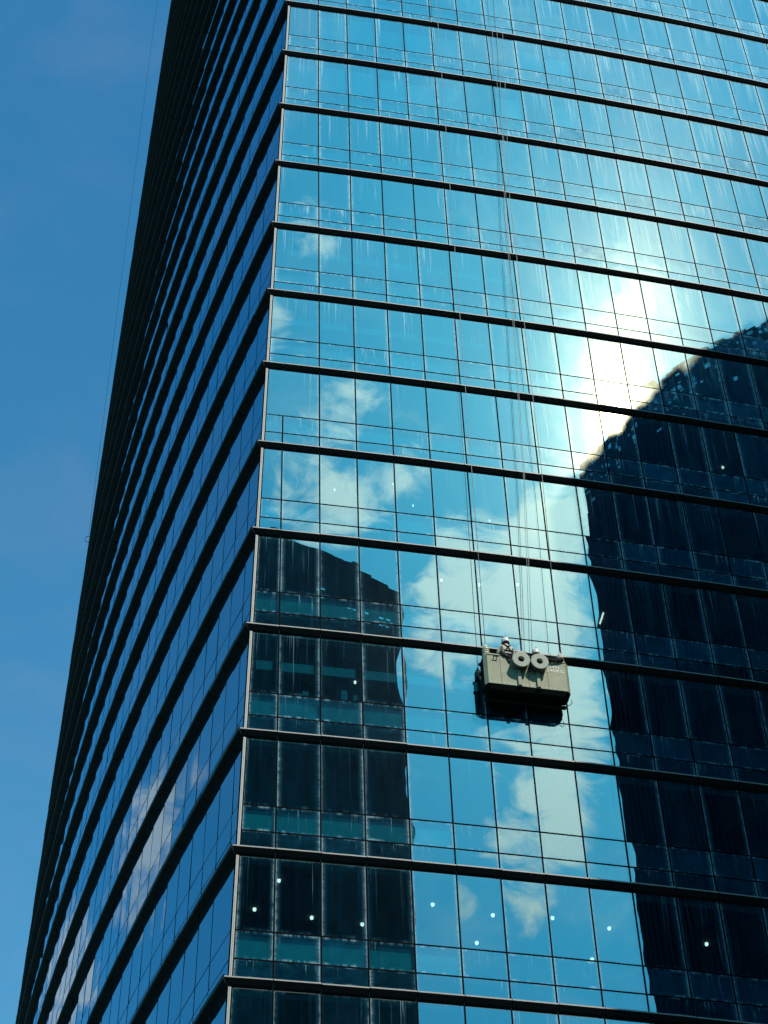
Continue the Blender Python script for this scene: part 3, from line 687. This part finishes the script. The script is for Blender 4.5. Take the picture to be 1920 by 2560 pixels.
def worker(loc, label, crouch, turn):
    """body faces +y (the glass); its back is to the street"""
    c = crouch
    hip = (0, -0.03*c-0.02, 0.93-0.30*c)
    chest = (0, 0.00+0.10*c, hip[2]+0.33-0.02*c); neckb = (0, 0.02+0.16*c, hip[2]+0.53-0.04*c); head = (0, 0.05+0.20*c, hip[2]+0.69-0.05*c)
    J = [(hip, .15, .11), ((0, (hip[1]+chest[1])/2, (hip[2]+chest[2])/2), .15, .11), (chest, .17, .12), (neckb, .075, .07), ((head[0], head[1]-.01, head[2]-.06), .062, .065), (head, .088, .10), ((head[0], head[1], head[2]+.09), .07, .085)]
    E = [(0, 1), (1, 2), (2, 3), (3, 4), (4, 5), (5, 6)]
    for sx in (-1, 1):
        b = len(J); kneef = 0.30*c
        J += [((sx*.10, hip[1], hip[2]-.08), .09), ((sx*.11, 0.02+kneef, 0.50-0.06*c), .065), ((sx*.11, -0.03+0.02*c, 0.10), .05), ((sx*.12, -0.02, 0.035), .045, .04), ((sx*.13, 0.13, 0.03), .04, .03)]
        E += [(0, b), (b, b+1), (b+1, b+2), (b+2, b+3), (b+3, b+4)]
        b = len(J); sh = (sx*.19, neckb[1]-.01, neckb[2]-.06)
        el = (sx*.27, sh[1]+.10, sh[2]-.27); wr = (sx*.20, sh[1]+.32, sh[2]-.20)
        J += [(sh, .065), (el, .048), (wr, .033), ((sx*.19, wr[1]+.05, wr[2]+.01), .036, .018), ((sx*.185, wr[1]+.09, wr[2]+.015), .034, .016)]
        E += [(2, b), (b, b+1), (b+1, b+2), (b+2, b+3), (b+3, b+4)]
        for f_, (dx, ln) in enumerate(((-.024, .07), (-.008, .08), (.008, .076), (.024, .06))):
            q = len(J); J += [((sx*.185+dx, wr[1]+.09+ln*.55, wr[2]+.012), .0085), ((sx*.185+dx, wr[1]+.09+ln*.8, wr[2]-.02), .0075)]; E += [(b+4, q), (q, q+1)]
        q = len(J); J += [((sx*.185-sx*.045, wr[1]+.06, wr[2]+.005), .009), ((sx*.185-sx*.055, wr[1]+.10, wr[2]-.01), .008)]; E += [(b+3, q), (q, q+1)]
    rootM = cw @ Matrix.Translation(loc) @ Matrix.Rotation(turn, 4, 'Z')
    o = skinned('person', J, E, 'shirt'); o.matrix_world = rootM
    o.data.materials.append(MAT['skin'])
    hz = neckb[2]+.06
    for p in o.data.polygons:
        if p.center.z > hz and abs(p.center.x) < .13 or (abs(p.center.x) < .26 and p.center.y > neckb[1]-.01+.335): p.material_index = 1
    tag(o, label, 'person', 'workers in the cradle')
    # face: nose, eyes, ears on the far side
    mb = MB(); hx, hy, hzz = head
    mb.tube([(0, hy+.092, hzz+.03), (0, hy+.125, hzz-.012), (0, hy+.10, hzz-.025)], [.010, .017, .012], 'skin', 8)
    for sx in (-1, 1):
        mb.tube([(sx*.034, hy+.080, hzz+.028), (sx*.034, hy+.098, hzz+.028)], [.014, .010], 'black', 8)
        mb.tube([(sx*.082, hy-.01, hzz+.03), (sx*.098, hy-.018, hzz+.015), (sx*.086, hy-.01, hzz-.03)], [.016, .018, .010], 'skin', 8)
    mb.tube([(-.026, hy+.092, hzz-.055), (0, hy+.102, hzz-.057), (.026, hy+.092, hzz-.055)], .006, 'drum', 6)
    mb.build('face', o, True)
    # helmet: dome, brim, strap
    mb = MB(); n = 24; rings = []
    for (zz, rr) in ((-.085, .99), (-.080, 1.06), (-.05, 1.05), (0.0, 1.06), (.05, 1.04), (.09, .93), (.12, .70), (.138, .40), (.145, .08)):
        rings.append([(math.cos(2*math.pi*i/n)*.118*rr, hy+.004+math.sin(2*math.pi*i/n)*.138*rr+(.02 if zz < 0 and math.sin(2*math.pi*i/n) > 0 else 0), hzz+.055+zz) for i in range(n)])
    loft(mb, rings, 'helmet', False, True)
    mb.box((-.012, hy-.14, hzz+.19), (.012, hy+.12, hzz+.206), 'helmet')
    h = recalc(mb.build('helmet', o, True))
    mb = MB(); mb.tube([(-.105, hy, hzz+.05), (-.095, hy+.02, hzz-.05), (0, hy+.05, hzz-.115), (.095, hy+.02, hzz-.05), (.105, hy, hzz+.05)], .010, 'black', 6)
    mb.tube([(-.10, hy-.04, hzz+.04), (-.055, hy-.10, hzz-.045), (.055, hy-.10, hzz-.045), (.10, hy-.04, hzz+.04)], .013, 'black', 6)
    mb.build('chin_strap', h)
    # harness: crossed straps on the back
    mb = MB(); by = -0.135
    def bk(x, dz): 
        z = chest[2]+dz; t = (z-hip[2])/(neckb[2]-hip[2]); yy = hip[1]+(neckb[1]-hip[1])*t
        return (x, yy-(.128 if dz < .12 else .128-.35*(dz-.12)), z)
    for sx in (-1, 1):
        mb.tube([(sx*.125, neckb[1]+.07, neckb[2]-.02), (sx*.11, neckb[1]-.02, neckb[2]+.035), bk(sx*.085, .15), bk(sx*.03, .06), bk(-sx*.05, -.05), bk(-sx*.13, -.18)], .018, 'black', 6)
    mb.tube([bk(0, .065), bk(0, .03)], .035, 'black', 8); mb.tube([bk(-.16, -.12), bk(0, -.13), bk(.16, -.12)], .016, 'black', 6)
    mb.build('harness', o)
    return o
worker((-0.50, -0.44, 0.71), 'worker in cream overalls and white helmet with black harness, upright in the cradle', 0.0, 0.10)
worker((0.44, -0.44, 0.71), 'lower worker in the cradle, only the white helmet top showing behind the right reel', 0.62, -0.15)
